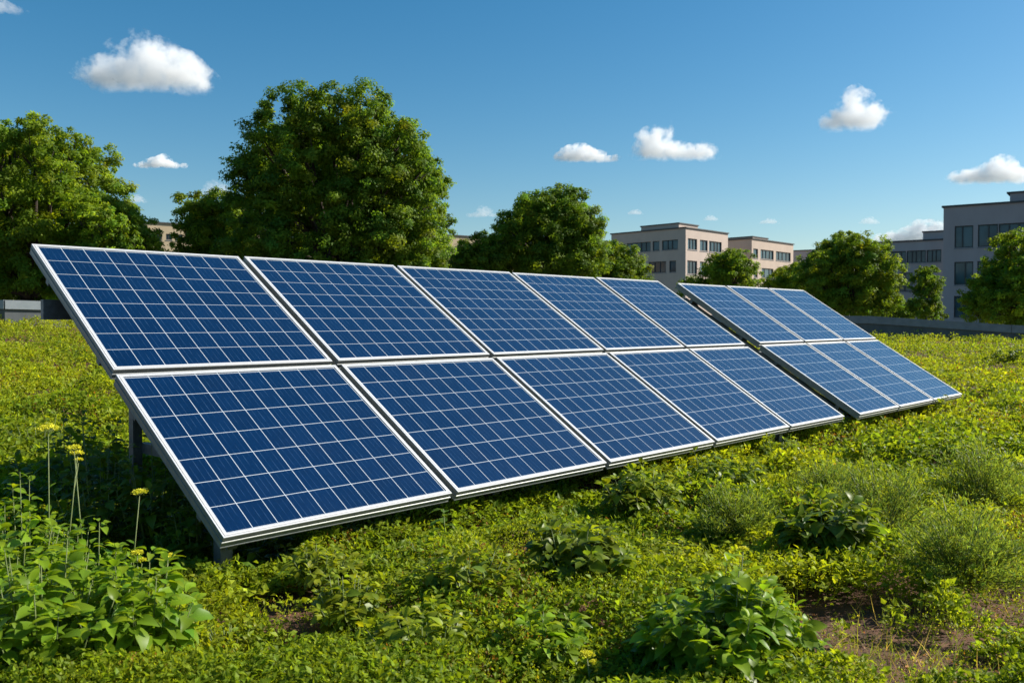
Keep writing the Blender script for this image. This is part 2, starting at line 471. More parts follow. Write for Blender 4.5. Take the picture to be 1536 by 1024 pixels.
# ------------------------------------------------------------------ foliage generators (numpy)
def unit(v): return v / np.maximum(np.linalg.norm(v, axis=-1, keepdims=True), 1e-9)
def rdir(n, zmin=-1.0):
    z = rng.uniform(zmin, 1, n); a = rng.uniform(0, 2 * math.pi, n); r = np.sqrt(np.maximum(0, 1 - z * z))
    return np.stack([r * np.cos(a), r * np.sin(a), z], -1)
def colvar(n, base, dv=0.25, dy=0.25):
    """green varied in brightness and towards yellow"""
    b = np.asarray(base, float)[None, :] * np.exp(rng.normal(0, dv, (n, 1)))
    y = rng.normal(0, dy, (n, 1))
    return np.clip(b * np.concatenate([np.exp(y * .8), np.exp(y * .25), np.exp(-y * .6)], 1), 0.002, 0.9)

class Leaves:
    def __init__(s): s.V = []; s.Q = []; s.T = []; s.cq = []; s.ct = []; s.n = 0
    def diamonds(s, P, D, Nn, L, W, C):
        D = unit(D); S = unit(np.cross(D, Nn)); L = np.broadcast_to(L, len(P))[:, None]; W = np.broadcast_to(W, len(P))[:, None]
        a = P; b = P + D * L * .45 + S * W * .5; c = P + D * L; d = P + D * L * .45 - S * W * .5
        V = np.stack([a, b, c, d], 1).reshape(-1, 3); n = len(P)
        s.V.append(V); s.Q.append(np.arange(n * 4).reshape(n, 4) + s.n); s.cq.append(C); s.n += n * 4
    TPL = None
    def blades(s, P, D, Nn, L, W, C, curl=0.25, fold=0.25, stations=((.0, .10), (.16, .62), (.36, .98), (.58, .96), (.78, .62), (.91, .28), (1.0, .02))):
        """broad leaves: folded along the midrib and arched; C one colour per leaf"""
        n = len(P); D = unit(D); S = unit(np.cross(D, Nn)); U_ = unit(np.cross(S, D))
        L = np.broadcast_to(L, n)[:, None]; W = np.broadcast_to(W, n)[:, None]; cu = np.broadcast_to(curl, n)[:, None]; fo = np.broadcast_to(fold, n)[:, None]
        wob = rng.normal(0, .045, (n, len(stations)))
        rows = []
        for k, (t, w) in enumerate(stations):
            mid = P + D * L * (t - .18 * np.abs(cu) * t * t) - U_ * L * cu * t * t
            e = W * w * .5; lift = e * fo + wob[:, k:k + 1] * W
            rows.append(np.stack([mid - S * e + U_ * lift, mid, mid + S * e + U_ * (e * fo - wob[:, k:k + 1] * W)], 1))
        m = len(stations); V = np.concatenate(rows, 1).reshape(-1, 3)      # n, 3m
        base = (np.arange(n) * 3 * m + s.n)[:, None]
        q = []
        for k in range(m - 1):
            for h in (0, 1):
                q.append(np.stack([base[:, 0] + k * 3 + h, base[:, 0] + k * 3 + h + 1, base[:, 0] + (k + 1) * 3 + h + 1, base[:, 0] + (k + 1) * 3 + h], -1))
        q = np.stack(q, 1)
        cc = np.repeat(C[:, None, :], q.shape[1], 1)
        cc = cc * (1 + np.array([-.04, .04] * (m - 1)))[None, :, None]
        s.V.append(V); s.Q.append(q.reshape(-1, 4)); s.cq.append(cc.reshape(-1, 3)); s.n += len(V)
    def mesh(s, name, mat, smooth=False):
        return np_mesh(name, np.concatenate(s.V), np.concatenate(s.Q), mat, np.concatenate(s.cq), smooth)

GREEN = (0.135, 0.225, 0.013)

def in_shape(pts): return pts
# footprint test: keep plants from growing through the panels' low front edge
def clear_h(x, y):
    """height free above the ground under the arrays"""
    h = np.full(np.shape(x), 9.0)
    for A in ARR:
        qx, qy = x - A['org'].x, y - A['org'].y
        s = qx * D_.x + qy * D_.y; v = qx * B_.x + qy * B_.y
        inside = (s > -.05) & (s < A['L'] + .05) & (v > -.06) & (v < 2.75)
        top = A['org'].z + v * math.tan(A['tl']) - .16
        h = np.where(inside, np.minimum(h, np.maximum(top, .02)), h)
        lip = (s > -.1) & (s < A['L'] + .1) & (v > -.55) & (v <= -.06)
        h = np.where(lip, np.minimum(h, .07 + .30 * (-v)), h)
    return h

def scatter(n, d0=2.6, d1=33, amax=0.80, seed=0):
    g = np.random.default_rng(seed)
    d = d0 * (d1 / d0) ** g.random(n); az = g.uniform(-amax, amax, n)
    x, y = d * az, d
    k = y < par_y(x) - .06
    return x[k], y[k]
def patch(x, y): return n2(x, y, 0.75, 77, 3)           # sedum low, weeds high
def bare(x, y):                                          # places where the soil shows
    b = n2(x, y, 1.1, 123, 4)
    spot = np.zeros_like(x)
    for (px, py, r) in BARE: spot = np.maximum(spot, 1 - np.hypot(x - px, y - py) / r)
    return np.maximum(b - .70, (spot - .10) * 1.0 + (n2(x, y, 5.5, 171, 3) - .5) * 1.9 * (spot > .02))
BARE = []
for px, py, r in ((1285, 945, .42), (1230, 1010, .36), (1420, 985, .44), (1340, 890, .25), (1330, 1015, .35), (1500, 950, .35), (1060, 845, .30), (420, 925, .30), (450, 960, .25), (900, 745, .25), (1500, 905, .35), (650, 910, .16), (930, 905, .2), (1360, 830, .22), (1500, 800, .4)):
    p = gpt(px, py); BARE.append((p.x, p.y, r))


# ------------------------------------------------------------------ low planting (uncountable)
def canopy(x, y):
    """height of the planting above the soil: cushions and hummocks"""
    a = np.clip((n2(x, y, 1.9, 31, 2) - .30) / .42, 0, 1); a = a * a * (3 - 2 * a)
    b = 1 - np.abs(2 * n2(x, y, 4.2, 47, 2) - 1); c = n2(x, y, 10, 59, 2)
    h = .015 + .175 * a + .07 * b + .04 * c
    d = np.hypot(x, y)
    h = h * (.85 + .025 * np.clip(d - 5, 0, 12))
    return h
def cover(name, label, n0, seed, leaf, aspect, per, keep, color, blades, mat, cap):
    L = Leaves()
    x, y = scatter(n0, seed=seed)
    p = patch(x, y); b = bare(x, y); cl = clear_h(x, y)
    k = keep(x, y, p, b) & (cl > .05)
    x, y, b, cl = x[k], y[k], b[k], cl[k]
    n = len(x); d = np.hypot(x, y); sc = np.minimum(np.clip(d / 4.8, .75, 4.5) ** .82, cap)
    e = .03; dens = np.clip(1 - 2.2 * np.clip(b, 0, 1), .12, 1)
    def Hc(xx, yy): return canopy(xx, yy) * dens
    h = np.minimum(Hc(x, y), np.maximum(cl - .03, .01)); gx = (Hc(x + e, y) - h) / e; gy = (Hc(x, y + e) - h) / e
    gx = np.where(cl < 5, 0, gx); gy = np.where(cl < 5, 0, gy)
    nrm = unit(np.stack([-np.clip(gx, -1.5, 1.5), -np.clip(gy, -1.5, 1.5), np.ones(n)], -1))
    z = gh(x, y); base = color(n, x, y)
    for j in range(per):
        P = np.stack([x, y, z + h * (1 - .75 * rng.random(n) ** 2.2)], -1) + rng.normal(0, leaf * .65, (n, 3)) * sc[:, None] * np.array([1, 1, .45])
        Dv = unit(nrm * rng.uniform(.1, .9, (n, 1)) + rdir(n, -.35))
        ln = leaf * sc * rng.uniform(.6, 1.35, n)
        C = base * np.exp(rng.normal(0, .17, (n, 1)))
        up = nrm + rng.normal(0, .45, (n, 3))
        if blades: L.blades(P, Dv * np.array([1, 1, .7]), up, ln, ln * aspect * rng.uniform(.8, 1.25, n), C, curl=rng.uniform(0, .55, n), fold=rng.uniform(.1, .45, n), stations=((0, .1), (.42, 1.0), (1, .03)))
        else: L.diamonds(P, Dv, up, ln, ln * aspect * rng.uniform(.8, 1.25, n), C)
    o = obj(name, L.mesh(name, mat)); tag(o, label, 'ground cover', kind='stuff')
def sedum_col(n, x, y):
    tone = n2(x, y, 1.6, 55, 3)
    c = colvar(n, (0.222, 0.268, 0.014), .18, .10) * (.62 + .85 * tone[:, None])
    red = (n2(x, y, 2.1, 66, 3) > .60) & (rng.random(n) < .30)
    c[red] = colvar(red.sum(), (0.20, .105, .025), .25, .2)
    return c
def weed_col(n, x, y):
    tone = n2(x, y, 0.8, 15, 3)[:, None]
    w = np.clip((tone - .38) / .22, 0, 1)
    return colvar(n, (0.255, 0.300, 0.014), .18, .11) * w + colvar(n, (0.152, 0.215, 0.013), .18, .11) * (1 - w)
def far_t(x, y): return np.clip((np.hypot(x, y) - 6.5) / 6, 0, 1)
cover('sedum_cover', 'low yellow green sedum mat covering the planted roof', 240000, 3, .0150, .52, 6,
      lambda x, y, p, b: (rng.random(len(x)) < np.clip(1.6 - 2.2 * np.clip(p - .40, 0, 1) / .2, .30, 1)) & (rng.random(len(x)) > np.clip(b * 2.6, 0, .80)), sedum_col, False, MAT['leaf'], 2.7)
cover('weed_cover', 'dense bright green small leaved weeds spreading over the planted roof', 92000, 8, .038, .60, 6,
      lambda x, y, p, b: (rng.random(len(x)) < np.clip((p - .385) / .10, .06, 1) * .95 + far_t(x, y) * .45) & (b < .10), weed_col, True, MAT['leaf'], 1.75)

def grass_wisps():
    L = Leaves()
    x, y = scatter(26000, seed=21)
    m = n2(x, y, 1.3, 201, 3)
    k = (rng.random(len(x)) < np.clip((m - .40) / .2, .10, 1)) & (clear_h(x, y) > .3)
    x, y = x[k], y[k]; n = len(x); d = np.hypot(x, y); sc = np.clip(d / 5, .85, 3.5) ** .8
    z = gh(x, y)
    for j in range(2):
        az = rng.uniform(0, 2 * math.pi, n); el = rng.uniform(.7, 1.45, n)
        Dv = np.stack([np.cos(az) * np.cos(el), np.sin(az) * np.cos(el), np.sin(el)], -1)
        P = np.stack([x, y, z], -1) + rng.normal(0, .015, (n, 3)) * np.array([1, 1, 0])
        L.blades(P, Dv, rdir(n), rng.uniform(.06, .19, n) * (.6 + .4 * sc), .0032 * sc, np.where((rng.random(n) < .22)[:, None], colvar(n, (.40, .31, .13), .2, .1), colvar(n, (.16, .21, .03), .25, .2)), curl=rng.uniform(0, .35, n), fold=.2, stations=((0, 1), (.5, .8), (1, .1)))
    o = obj('grass_wisps', L.mesh('grass_wisps', MAT['leaf'])); tag(o, 'thin grass blades sticking up through the roof planting', 'grass', kind='stuff')
grass_wisps()

def roof_litter():
    """dead leaves, bark crumbs and tiny yellow blossoms on the soil"""
    L = Leaves()
    x, y = scatter(60000, d0=2.6, d1=14, seed=31)
    b = bare(x, y); k = rng.random(len(x)) < np.clip(.02 + b * 2.5, 0.015, 1)
    x, y = x[k], y[k]; n = len(x); z = gh(x, y) + .012
    L.diamonds(np.stack([x, y, z], -1) + rng.normal(0, .004, (n, 3)), rdir(n, -.1) * np.array([1, 1, .35]), rdir(n, .3), rng.uniform(.006, .028, n), rng.uniform(.004, .012, n), colvar(n, (.20, .105, .055), .5, .15))
    x, y = scatter(260, d0=2.8, d1=16, seed=35); n = len(x); z = gh(x, y) + rng.uniform(.05, .12, n)
    k = clear_h(x, y) > .3; x, y, z = x[k], y[k], z[k]; n = len(x)
    for j in range(4):
        L.diamonds(np.stack([x, y, z], -1), rdir(n, -.1), rdir(n, .3), rng.uniform(.008, .016, n), .009, colvar(n, (.62, .50, .03), .15, .05))
    o = obj('roof_litter', L.mesh('roof_litter', MAT['petal'])); tag(o, 'brown dead leaves and tiny yellow blossoms scattered over the roof', 'plant litter', kind='stuff')
roof_litter()

# ------------------------------------------------------------------ single plants
def lobed_leaf_plant(loc, w, h, leaf, n, label, cat='plant', base=GREEN, name='leafy_plant', stems=9, group='leafy weeds standing in the roof planting', dome=1.0, wr=(.50, .70), droop=(.15, .7)):
    """a bushy herb: many leaning stems, leaves in whorls, larger low down"""
    root = empty(name, loc); tag(root, label, cat, group)
    L = Leaves(); S = MB(); leaf *= .60; n = int(n * 3.0); stems = int(stems * 1.9)
    per = max(4, n // stems)
    for s in range(stems):
        az = 2 * math.pi * (s + random.random()) / stems; rr = math.sqrt(random.random()) * w * .5
        top = Vector((math.cos(az) * rr, math.sin(az) * rr, h * random.uniform(.72, 1.05) * (1 - .45 * dome * (rr / (w * .5)) ** 2)))
        foot = Vector((top.x * .3, top.y * .3, -.02)); mid = (top + foot) / 2 + Vector((top.x * .12, top.y * .12, h * .05))
        S.tube([foot, mid, top], [.003 + leaf * .02, .0025 + leaf * .014, .0015], 5)
        t = np.sort(rng.uniform(.12, 1.0, per) ** .8); t[-min(5, per // 3):] = rng.uniform(.95, 1.0, min(5, per // 3))
        f, m_, tp = (np.array(v)[None, :] for v in (foot, mid, top)); tt = t[:, None]
        P = (1 - tt) ** 2 * f + 2 * tt * (1 - tt) * m_ + tt ** 2 * tp
        a = np.arange(per) * 2.4 + rng.normal(0, .5, per) + az; el = rng.uniform(-.25, .55, per) + (t > .88) * .45
        Dv = np.stack([np.cos(a) * np.cos(el), np.sin(a) * np.cos(el), np.sin(el)], -1) + np.array([[math.cos(az), math.sin(az), 0]]) * .35
        up = np.tile(np.array([[0, 0, 1.]]), (per, 1)) + rng.normal(0, .30, (per, 3))
        ln = leaf * rng.uniform(.65, 1.25, per) * (1.12 - .45 * (t > .9))
        P = P + unit(Dv) * (leaf * .22)
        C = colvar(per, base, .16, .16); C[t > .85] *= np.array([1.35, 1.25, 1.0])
        L.blades(P, Dv, up, ln, ln * rng.uniform(*wr, per), C, curl=rng.uniform(*droop, per), fold=rng.uniform(.12, .5, per))
    S.build('stem', MAT['stem'], root, True)
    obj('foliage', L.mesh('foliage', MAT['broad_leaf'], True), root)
    return root

def feathery_bush(loc, w, h, n, label, base=(.125, .175, .030)):
    root = empty('feathery_bush', loc); tag(root, label, 'bush', 'fine leaved bushes on the right of the roof')
    L = Leaves(); S = MB()
    ns = 60
    tips = rdir(ns, .0) * np.array([w * .5, w * .5, h]) * rng.uniform(.75, 1.08, (ns, 1)); tips[:, 2] += h * .08
    for t in tips:
        q = Vector(t); S.tube([(q.x * .12, q.y * .12, 0), (q.x * .6, q.y * .6, q.z * .6), q], [.005, .003, .0012], 4)
    per = n // ns
    for k in range(ns):
        tt = rng.uniform(.35, 1.02, per)[:, None]; tp = tips[k][None, :]
        P = tp * tt * np.array([1, 1, 1]) + rng.normal(0, .024, (per, 3)) * (w / .6)
        P[:, 2] = np.maximum(P[:, 2], .01)
        Dv = unit(tp) * .8 + rdir(per, -.2)
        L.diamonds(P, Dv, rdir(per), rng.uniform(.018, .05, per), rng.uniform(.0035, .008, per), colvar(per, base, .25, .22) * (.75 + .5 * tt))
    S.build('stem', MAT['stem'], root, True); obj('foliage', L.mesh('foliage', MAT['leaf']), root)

def flower_stalk(loc, h, r, label, lean=(0, 0), heads=1, leaves=8):
    root = empty('yellow_umbel_flower', loc); tag(root, label, 'flower', 'yellow umbel flowers on tall stalks')
    S = MB(); top = Vector((lean[0], lean[1], h)); mid = Vector((lean[0] * .3, lean[1] * .3, h * .5))
    S.tube([(0, 0, -.03), mid, top], [.0042, .0032, .0022], 6)
    tops = [(top, r)]
    for k in range(heads - 1):
        a = random.uniform(0, 6.28); q = top + Vector((math.cos(a) * r * 1.6, math.sin(a) * r * .8, -r * random.uniform(.5, 2.0)))
        S.tube([mid.lerp(top, .62), mid.lerp(q, .7) + Vector((0, 0, .02)), q], [.003, .0025, .002], 5); tops.append((q, r * .65))
    F = Leaves()
    for q, rad in tops:
        for i in range(16):
            a = i * 2.4; k = math.sqrt((i + .5) / 16) * rad
            e = q + Vector((math.cos(a) * k, math.sin(a) * k, rad * (.55 - .35 * (k / rad) ** 2)))
            S.tube([q - Vector((0, 0, rad * .25)), e], [.0012, .001], 3)
            m = 26; P = np.array(e)[None, :] + rng.normal(0, rad * .13, (m, 3)) * np.array([1, 1, .55])
            F.diamonds(P, rdir(m, .1), rdir(m), rng.uniform(.005, .010, m), .006, colvar(m, (.60, .57, .04), .22, .08))
    S.build('stem', MAT['stem'], root, True); obj('flower_head', F.mesh('flower_head', MAT['petal']), root)
    if leaves:
        for q in range(leaves):
            L = Leaves(); t = rng.uniform(.15, .75, 1); a = rng.uniform(0, 6.28, 1); el = rng.uniform(.1, .8, 1)
            L.blades(np.stack([lean[0] * t * t, lean[1] * t * t, h * t], -1), np.stack([np.cos(a) * np.cos(el), np.sin(a) * np.cos(el), np.sin(el)], -1), np.array([[0, 0, 1.]]), rng.uniform(.04, .08, 1), rng.uniform(.014, .026, 1), colvar(1, GREEN, .15, .15), curl=.3)
            obj('leaf', L.mesh('leaf', MAT['broad_leaf']), root)

def seedling(loc, h, leaf, n, label):
    root = empty('seedling', loc); tag(root, label, 'seedling', 'young seedlings at the edge of the panel shadow')
    S = MB(); S.tube([(0, 0, -.02), (0.01, 0, h * .5), (0, .01, h)], [.005, .004, .002], 5); S.build('stem', MAT['stem'], root, True)
    L = Leaves(); t = np.linspace(.25, 1, n); a = np.arange(n) * 2.0 + random.random() * 6; el = rng.uniform(.0, .7, n)
    L.blades(np.stack([t * 0, t * 0, h * t], -1), np.stack([np.cos(a) * np.cos(el), np.sin(a) * np.cos(el), np.sin(el)], -1), np.tile([[0, 0, 1.]], (n, 1)), leaf * rng.uniform(.7, 1.2, n), leaf * rng.uniform(.45, .65, n), colvar(n, (.10, .17, .016), .12, .15), curl=rng.uniform(.1, .5, n))
    obj('foliage', L.mesh('foliage', MAT['broad_leaf']), root)

def gpy(px, Y):
    x = ray(px, 500).x * Y
    return Vector((x, Y, float(gh(x, Y))))
def LY(px, ytop, Y, wpx, leafpx, n, label, **kw):
    """a weed standing Y metres out whose top shows at ytop"""
    g = gpy(px, Y); k = ppm(Y); h = at(px, ytop, Y).z - g.z
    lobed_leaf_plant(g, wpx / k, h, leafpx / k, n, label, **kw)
def planted(px, py, wpx, hpx):
    g = gpt(px, py); k = ppm(g.y); g.z += .5 * float(canopy(np.array(g.x), np.array(g.y))); return g, wpx / k, hpx / k
def LP(px, py, wpx, hpx, leafpx, n, label, **kw):
    g, w, h = planted(px, py, wpx, hpx); lobed_leaf_plant(g, w, h, leafpx / ppm(g.y), n, label, **kw)

# large weeds in the bottom left corner
LY(62, 790, 3.45, 260, 54, 250, 'tall broad leaved weed in the bottom left corner of the roof', stems=14, wr=(.5, .68))
LY(205, 835, 3.60, 190, 50, 170, 'bright broad leaved weed spilling right onto the sedum below the long array', stems=11, wr=(.5, .68))
LY(5, 715, 4.05, 170, 42, 170, 'leafy green weed at the left border below the flower stalks', stems=11)
LY(135, 785, 3.95, 170, 40, 150, 'mid height weed between the flower stalks and the bottom left weeds', stems=11)
LY(35, 700, 4.30, 90, 30, 100, 'small leafy weed at the left border behind the flowers', stems=7)
LY(98, 715, 4.25, 80, 30, 80, 'upright weed with serrated leaves at the foot of the umbel flowers', stems=6)
# flower stalks
for px, py, Y, rp, lab, heads in ((70, 646, 4.20, 17, 'tallest yellow umbel flower, at the left of the shaded ground', 1), (93, 683, 4.25, 10, 'small double headed yellow umbel beside the tallest stalk', 2), (124, 674, 4.18, 12, 'slim yellow umbel flower with one flat head right of the double headed one', 1), (192, 742, 4.22, 12, 'single yellow umbel flower standing nearest the lower left panel corner', 1), (205, 830, 3.95, 10, 'short yellow flower half buried among the bottom left weeds', 2), (236, 835, 4.0, 11, 'short yellow umbel at the edge of the dark panel shadow', 1),
                               (985, 955, 3.5, 8, 'thin yellow flower stalk at the bottom edge left of the big broad leaved bush', 2), (1108, 824, 3.9, 8, 'budding yellow stalk rising out of the big broad leaved bush', 1), (888, 985, 3.45, 13, 'low cluster of bright yellow blossoms at the bottom edge', 3)):
    g = gpy(px, Y); k = ppm(Y); flower_stalk(g, at(px, py, Y).z - g.z, rp * .85 / k, lab, (random.uniform(-.06, .06), random.uniform(-.03, .03)), heads)
# dry thin twig near the lower left corner of the array
g = gpt(196, 812); k = ppm(g.y); tw = empty('dry_twig', g); tag(tw, 'thin bare twig leaning right in front of the dark shadow', 'twig')
m = MB(); m.tube([(0, 0, 0), (14 / k, 0, 20 / k), (30 / k, .02, 42 / k)], [.003, .002, .001], 5); m.tube([(14 / k, 0, 20 / k), (15 / k, .01, 32 / k)], [.0015, .0008], 4); m.build('branch', MAT['stem'], tw, True)
# weeds in the middle and right foreground
LP(862, 905, 165, 92, 42, 190, 'dark green broad leaved weed in the middle of the foreground', stems=12, base=(0.101, 0.150, 0.013))
LY(1085, 842, 3.62, 230, 52, 330, 'big bushy broad leaved weed right of the bottom centre', stems=17)
LY(1175, 900, 3.7, 120, 44, 110, 'right hand outlier of the big bushy weed beside bare soil', stems=8)
LY(1005, 890, 3.65, 110, 44, 110, 'weed with pale leaf tips touching the left side of the big bushy weed', stems=8)
LP(1245, 868, 150, 96, 42, 170, 'dark compact weed with round leaves beside the feathery bushes', stems=10, base=(0.105, 0.157, 0.013), wr=(.6, .8))
LY(800, 915, 3.75, 180, 46, 190, 'wide leafy weed at the bottom edge left of the yellow blossoms', stems=12)
LY(640, 905, 3.72, 220, 44, 230, 'spreading pale green weed at the bottom edge below the second panel', stems=14, base=(0.166, 0.219, 0.014))
LP(700, 935, 160, 78, 34, 150, 'low leafy weed patch between the middle weed and the bare soil', stems=12, base=(0.150, 0.198, 0.014))
LP(520, 960, 115, 86, 32, 120, 'small pale weed cluster at the right of the reddish soil patch', stems=9, base=(0.176, 0.226, 0.014))
LP(480, 905, 115, 62, 28, 110, 'small leafy clump with yellow spots in front of the front left post', stems=8, base=(0.166, 0.212, 0.014))
LP(960, 785, 120, 78, 28, 140, 'leafy mound at the panel shadow edge below the third panel', stems=10, base=(0.150, 0.205, 0.014))
LP(1080, 745, 140, 60, 22, 160, 'leafy mound below the gap between third and fourth lower panels', stems=11, base=(0.150, 0.205, 0.014))
LP(1010, 850, 90, 40, 20, 80, 'low pale green clump above the big bushy weed', stems=8, base=(0.176, 0.226, 0.014))
LP(1165, 700, 90, 38, 14, 120, 'small leafy mound beside the right front post of the long array', stems=9, base=(0.157, 0.212, 0.014))
LP(1480, 720, 110, 45, 16, 130, 'dark leafy mound at the right border of the planting', stems=10, base=(0.105, 0.157, 0.013))
LP(1515, 555, 60, 34, 9, 120, 'dark leafy mound near the far right border', stems=9, base=(0.105, 0.157, 0.013))
LP(1380, 625, 90, 30, 11, 120, 'leafy mound just right of the short array corner', stems=9, base=(0.150, 0.198, 0.013))
LP(345, 985, 90, 45, 20, 80, 'low sprawling weed at the right foot of the bottom left weeds', stems=8, base=(0.157, 0.205, 0.014))
# feathery bushes
for px, py, w, h, n, lab in ((1320, 830, 190, 95, 6000, 'feathery grey green bush behind the compact round leaved weed'), (1445, 905, 190, 110, 6000, 'largest feathery bush, dark, beside the bare soil at the right'), (1105, 822, 130, 68, 4500, 'feathery bush directly above the big bushy weed'), (1475, 780, 150, 80, 5000, 'feathery bush at the right border behind the largest one'), (1240, 760, 130, 50, 4000, 'small feathery bush below the right end of the long array')):
    g, w_, h_ = planted(px, py, w, h); feathery_bush(g, w_, h_ * 1.1, n * 2, lab)
# seedlings along the shadow edge
for px, py, h, lf, n, lab in ((665, 835, 72, 22, 11, 'tallest seedling, upright below the corner between first and second panels'), (640, 845, 40, 20, 7, 'seedling leaning left of the tallest one'), (545, 848, 26, 24, 6, 'seedling with two big leaves in the shadow below the first panel'), (575, 850, 26, 22, 6, 'seedling in the middle of the shadow edge row'), (607, 848, 28, 22, 6, 'seedling next to a gap in the shadow edge row'), (385, 888, 32, 30, 5, 'large leaved seedling at the foot of the front left post'), (425, 892, 28, 30, 5, 'large leaved seedling right of the front left post'), (455, 890, 26, 24, 5, 'third seedling right of the front left post'), (790, 785, 24, 18, 6, 'seedling at the shadow edge below the second panel'), (835, 772, 26, 18, 6, 'seedling pair member at the shadow edge near the reddish soil'), (865, 765, 24, 16, 6, 'seedling touching reddish soil at the shadow edge')):
    g = gpt(px, py); k = ppm(g.y); seedling(g, h / k, lf / k, n, lab)
# undergrowth under and left of the array, leaf colour darkened to deepen the shade
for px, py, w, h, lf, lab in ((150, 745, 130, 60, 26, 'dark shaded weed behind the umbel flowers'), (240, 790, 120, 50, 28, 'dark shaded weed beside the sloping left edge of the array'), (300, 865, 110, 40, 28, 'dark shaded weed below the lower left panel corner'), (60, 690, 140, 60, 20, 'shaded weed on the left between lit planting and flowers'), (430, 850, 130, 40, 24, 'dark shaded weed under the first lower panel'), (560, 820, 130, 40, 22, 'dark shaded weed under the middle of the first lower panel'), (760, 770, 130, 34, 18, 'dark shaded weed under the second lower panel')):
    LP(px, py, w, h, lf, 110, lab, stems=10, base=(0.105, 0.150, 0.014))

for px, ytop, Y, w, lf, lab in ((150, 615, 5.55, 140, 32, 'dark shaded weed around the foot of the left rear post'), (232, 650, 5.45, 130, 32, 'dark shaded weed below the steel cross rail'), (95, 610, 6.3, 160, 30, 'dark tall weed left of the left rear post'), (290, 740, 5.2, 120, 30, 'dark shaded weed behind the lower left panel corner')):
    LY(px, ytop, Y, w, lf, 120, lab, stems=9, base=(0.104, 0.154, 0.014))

# ------------------------------------------------------------------ trees
def tree(label, Y, lobes, foot_px, leaf=0.22, dens=1.0, base=(0.125, 0.190, 0.015), ground=-5.2, seed=1, forks=True, name='broadleaf_tree', depth=.9, trunk_r=.3):
    """lobes: (px, py, radius px) on the photograph, turned into a solid crown at distance Y with its own depth"""
    g = np.random.default_rng(seed); k = ppm(Y); leaf *= .58
    pts = []
    for (px, py, r) in lobes: c = at(px, py, Y); pts.append([c.x, c.y, c.z, r / k])
    pts = np.array(pts); cx = np.average(pts[:, 0], weights=pts[:, 3]); half = np.max(np.abs(pts[:, 0] - cx) + pts[:, 3])
    full = []
    for i, p in enumerate(pts):       # spread lobes in depth so the crown is round
        lim = math.sqrt(max(0.02, 1 - ((p[0] - cx) / half) ** 2)) * half * depth
        room = max(lim - p[3] * .8, 0)
        offs = [0.0] if room < p[3] * .5 else ([-room, room * .9] if room < p[3] * 1.3 else [-room, 0.1 * room, room])
        for o in offs: full.append([p[0] + g.normal(0, .06) * p[3], p[1] + o + g.normal(0, .1) * p[3], p[2] - (abs(o) / half) ** 2 * p[3] * .35, p[3] * g.uniform(.74, .88) * (1.0 if trunk_r > .35 else 1.14)])
    full = np.array(full)
    root = empty(name, (cx, Y, ground)); tag(root, label, 'tree', 'trees beyond the roof edge')
    off = np.array([cx, Y, ground])
    L = Leaves()
    for (x, y, z, r) in full:
        ns = max(12, int(30 * dens * (r / (leaf * 6)) ** 1.2) + 8)
        d = unit(g.normal(0, 1, (ns, 3)) + np.array([0, 0, .25])); rad = r * (.40 + .72 * g.random(ns) ** .7)
        C = np.array([x, y, z]) + d * rad[:, None]
        cr = g.uniform(.19, .37, ns) * r
        m = int(np.clip(62 * dens * (np.mean(cr) / (leaf * 1.7)) ** 2, 30, 210))
        q = unit(g.normal(0, 1, (ns, m, 3))) * (g.random((ns, m, 1)) ** .45) * cr[:, None, None] * np.array([1.1, 1.1, .75])
        P = (C[:, None, :] + q).reshape(-1, 3)
        cc = colvar(ns, base, .20, .20); cc = np.repeat(cc, m, 0) * np.exp(g.normal(0, .11, (ns * m, 1)))
        nn = unit(q.reshape(-1, 3)) * .9 + np.repeat(d, m, 0) * .5 + g.normal(0, .36, (ns * m, 3)) + np.array([0, 0, .35])
        Dv = np.cross(nn, g.normal(0, 1, (ns * m, 3)))
        L.diamonds(P - off, Dv, nn, leaf * g.uniform(.6, 1.3, ns * m), leaf * .62 * g.uniform(.6, 1.2, ns * m), cc)
    obj('crown', L.mesh('crown', MAT['tree_leaf']), root)
    T = MB(); f = at(foot_px[0], foot_px[1], Y); fork = Vector((f.x, f.y, f.z)) - Vector(off)
    T.tube([(fork.x * .9, 0, 0), (fork.x, 0, fork.z * .5), fork], [trunk_r * 1.35, trunk_r, trunk_r * .8], 10)
    for (x, y, z, r) in full:
        e = Vector((x, y, z)) - Vector(off); mid = fork.lerp(e, .5) + Vector((g.normal(0, .2), g.normal(0, .2), abs(e.z - fork.z) * .10))
        T.tube([fork, fork.lerp(mid, .5) + Vector((0, 0, .05)), mid, e], [trunk_r * .5, trunk_r * .36, trunk_r * .22, .03], 6)
        for j in range(4):
            q = e + Vector(np.clip(g.normal(0, .35, 3), -.6, .6)) * r
            T.tube([mid.lerp(e, .4 + .15 * j), mid.lerp(q, .75), q], [trunk_r * .14, trunk_r * .09, .012], 5)
    T.build('trunk', MAT['bark'], root, True)
    return root

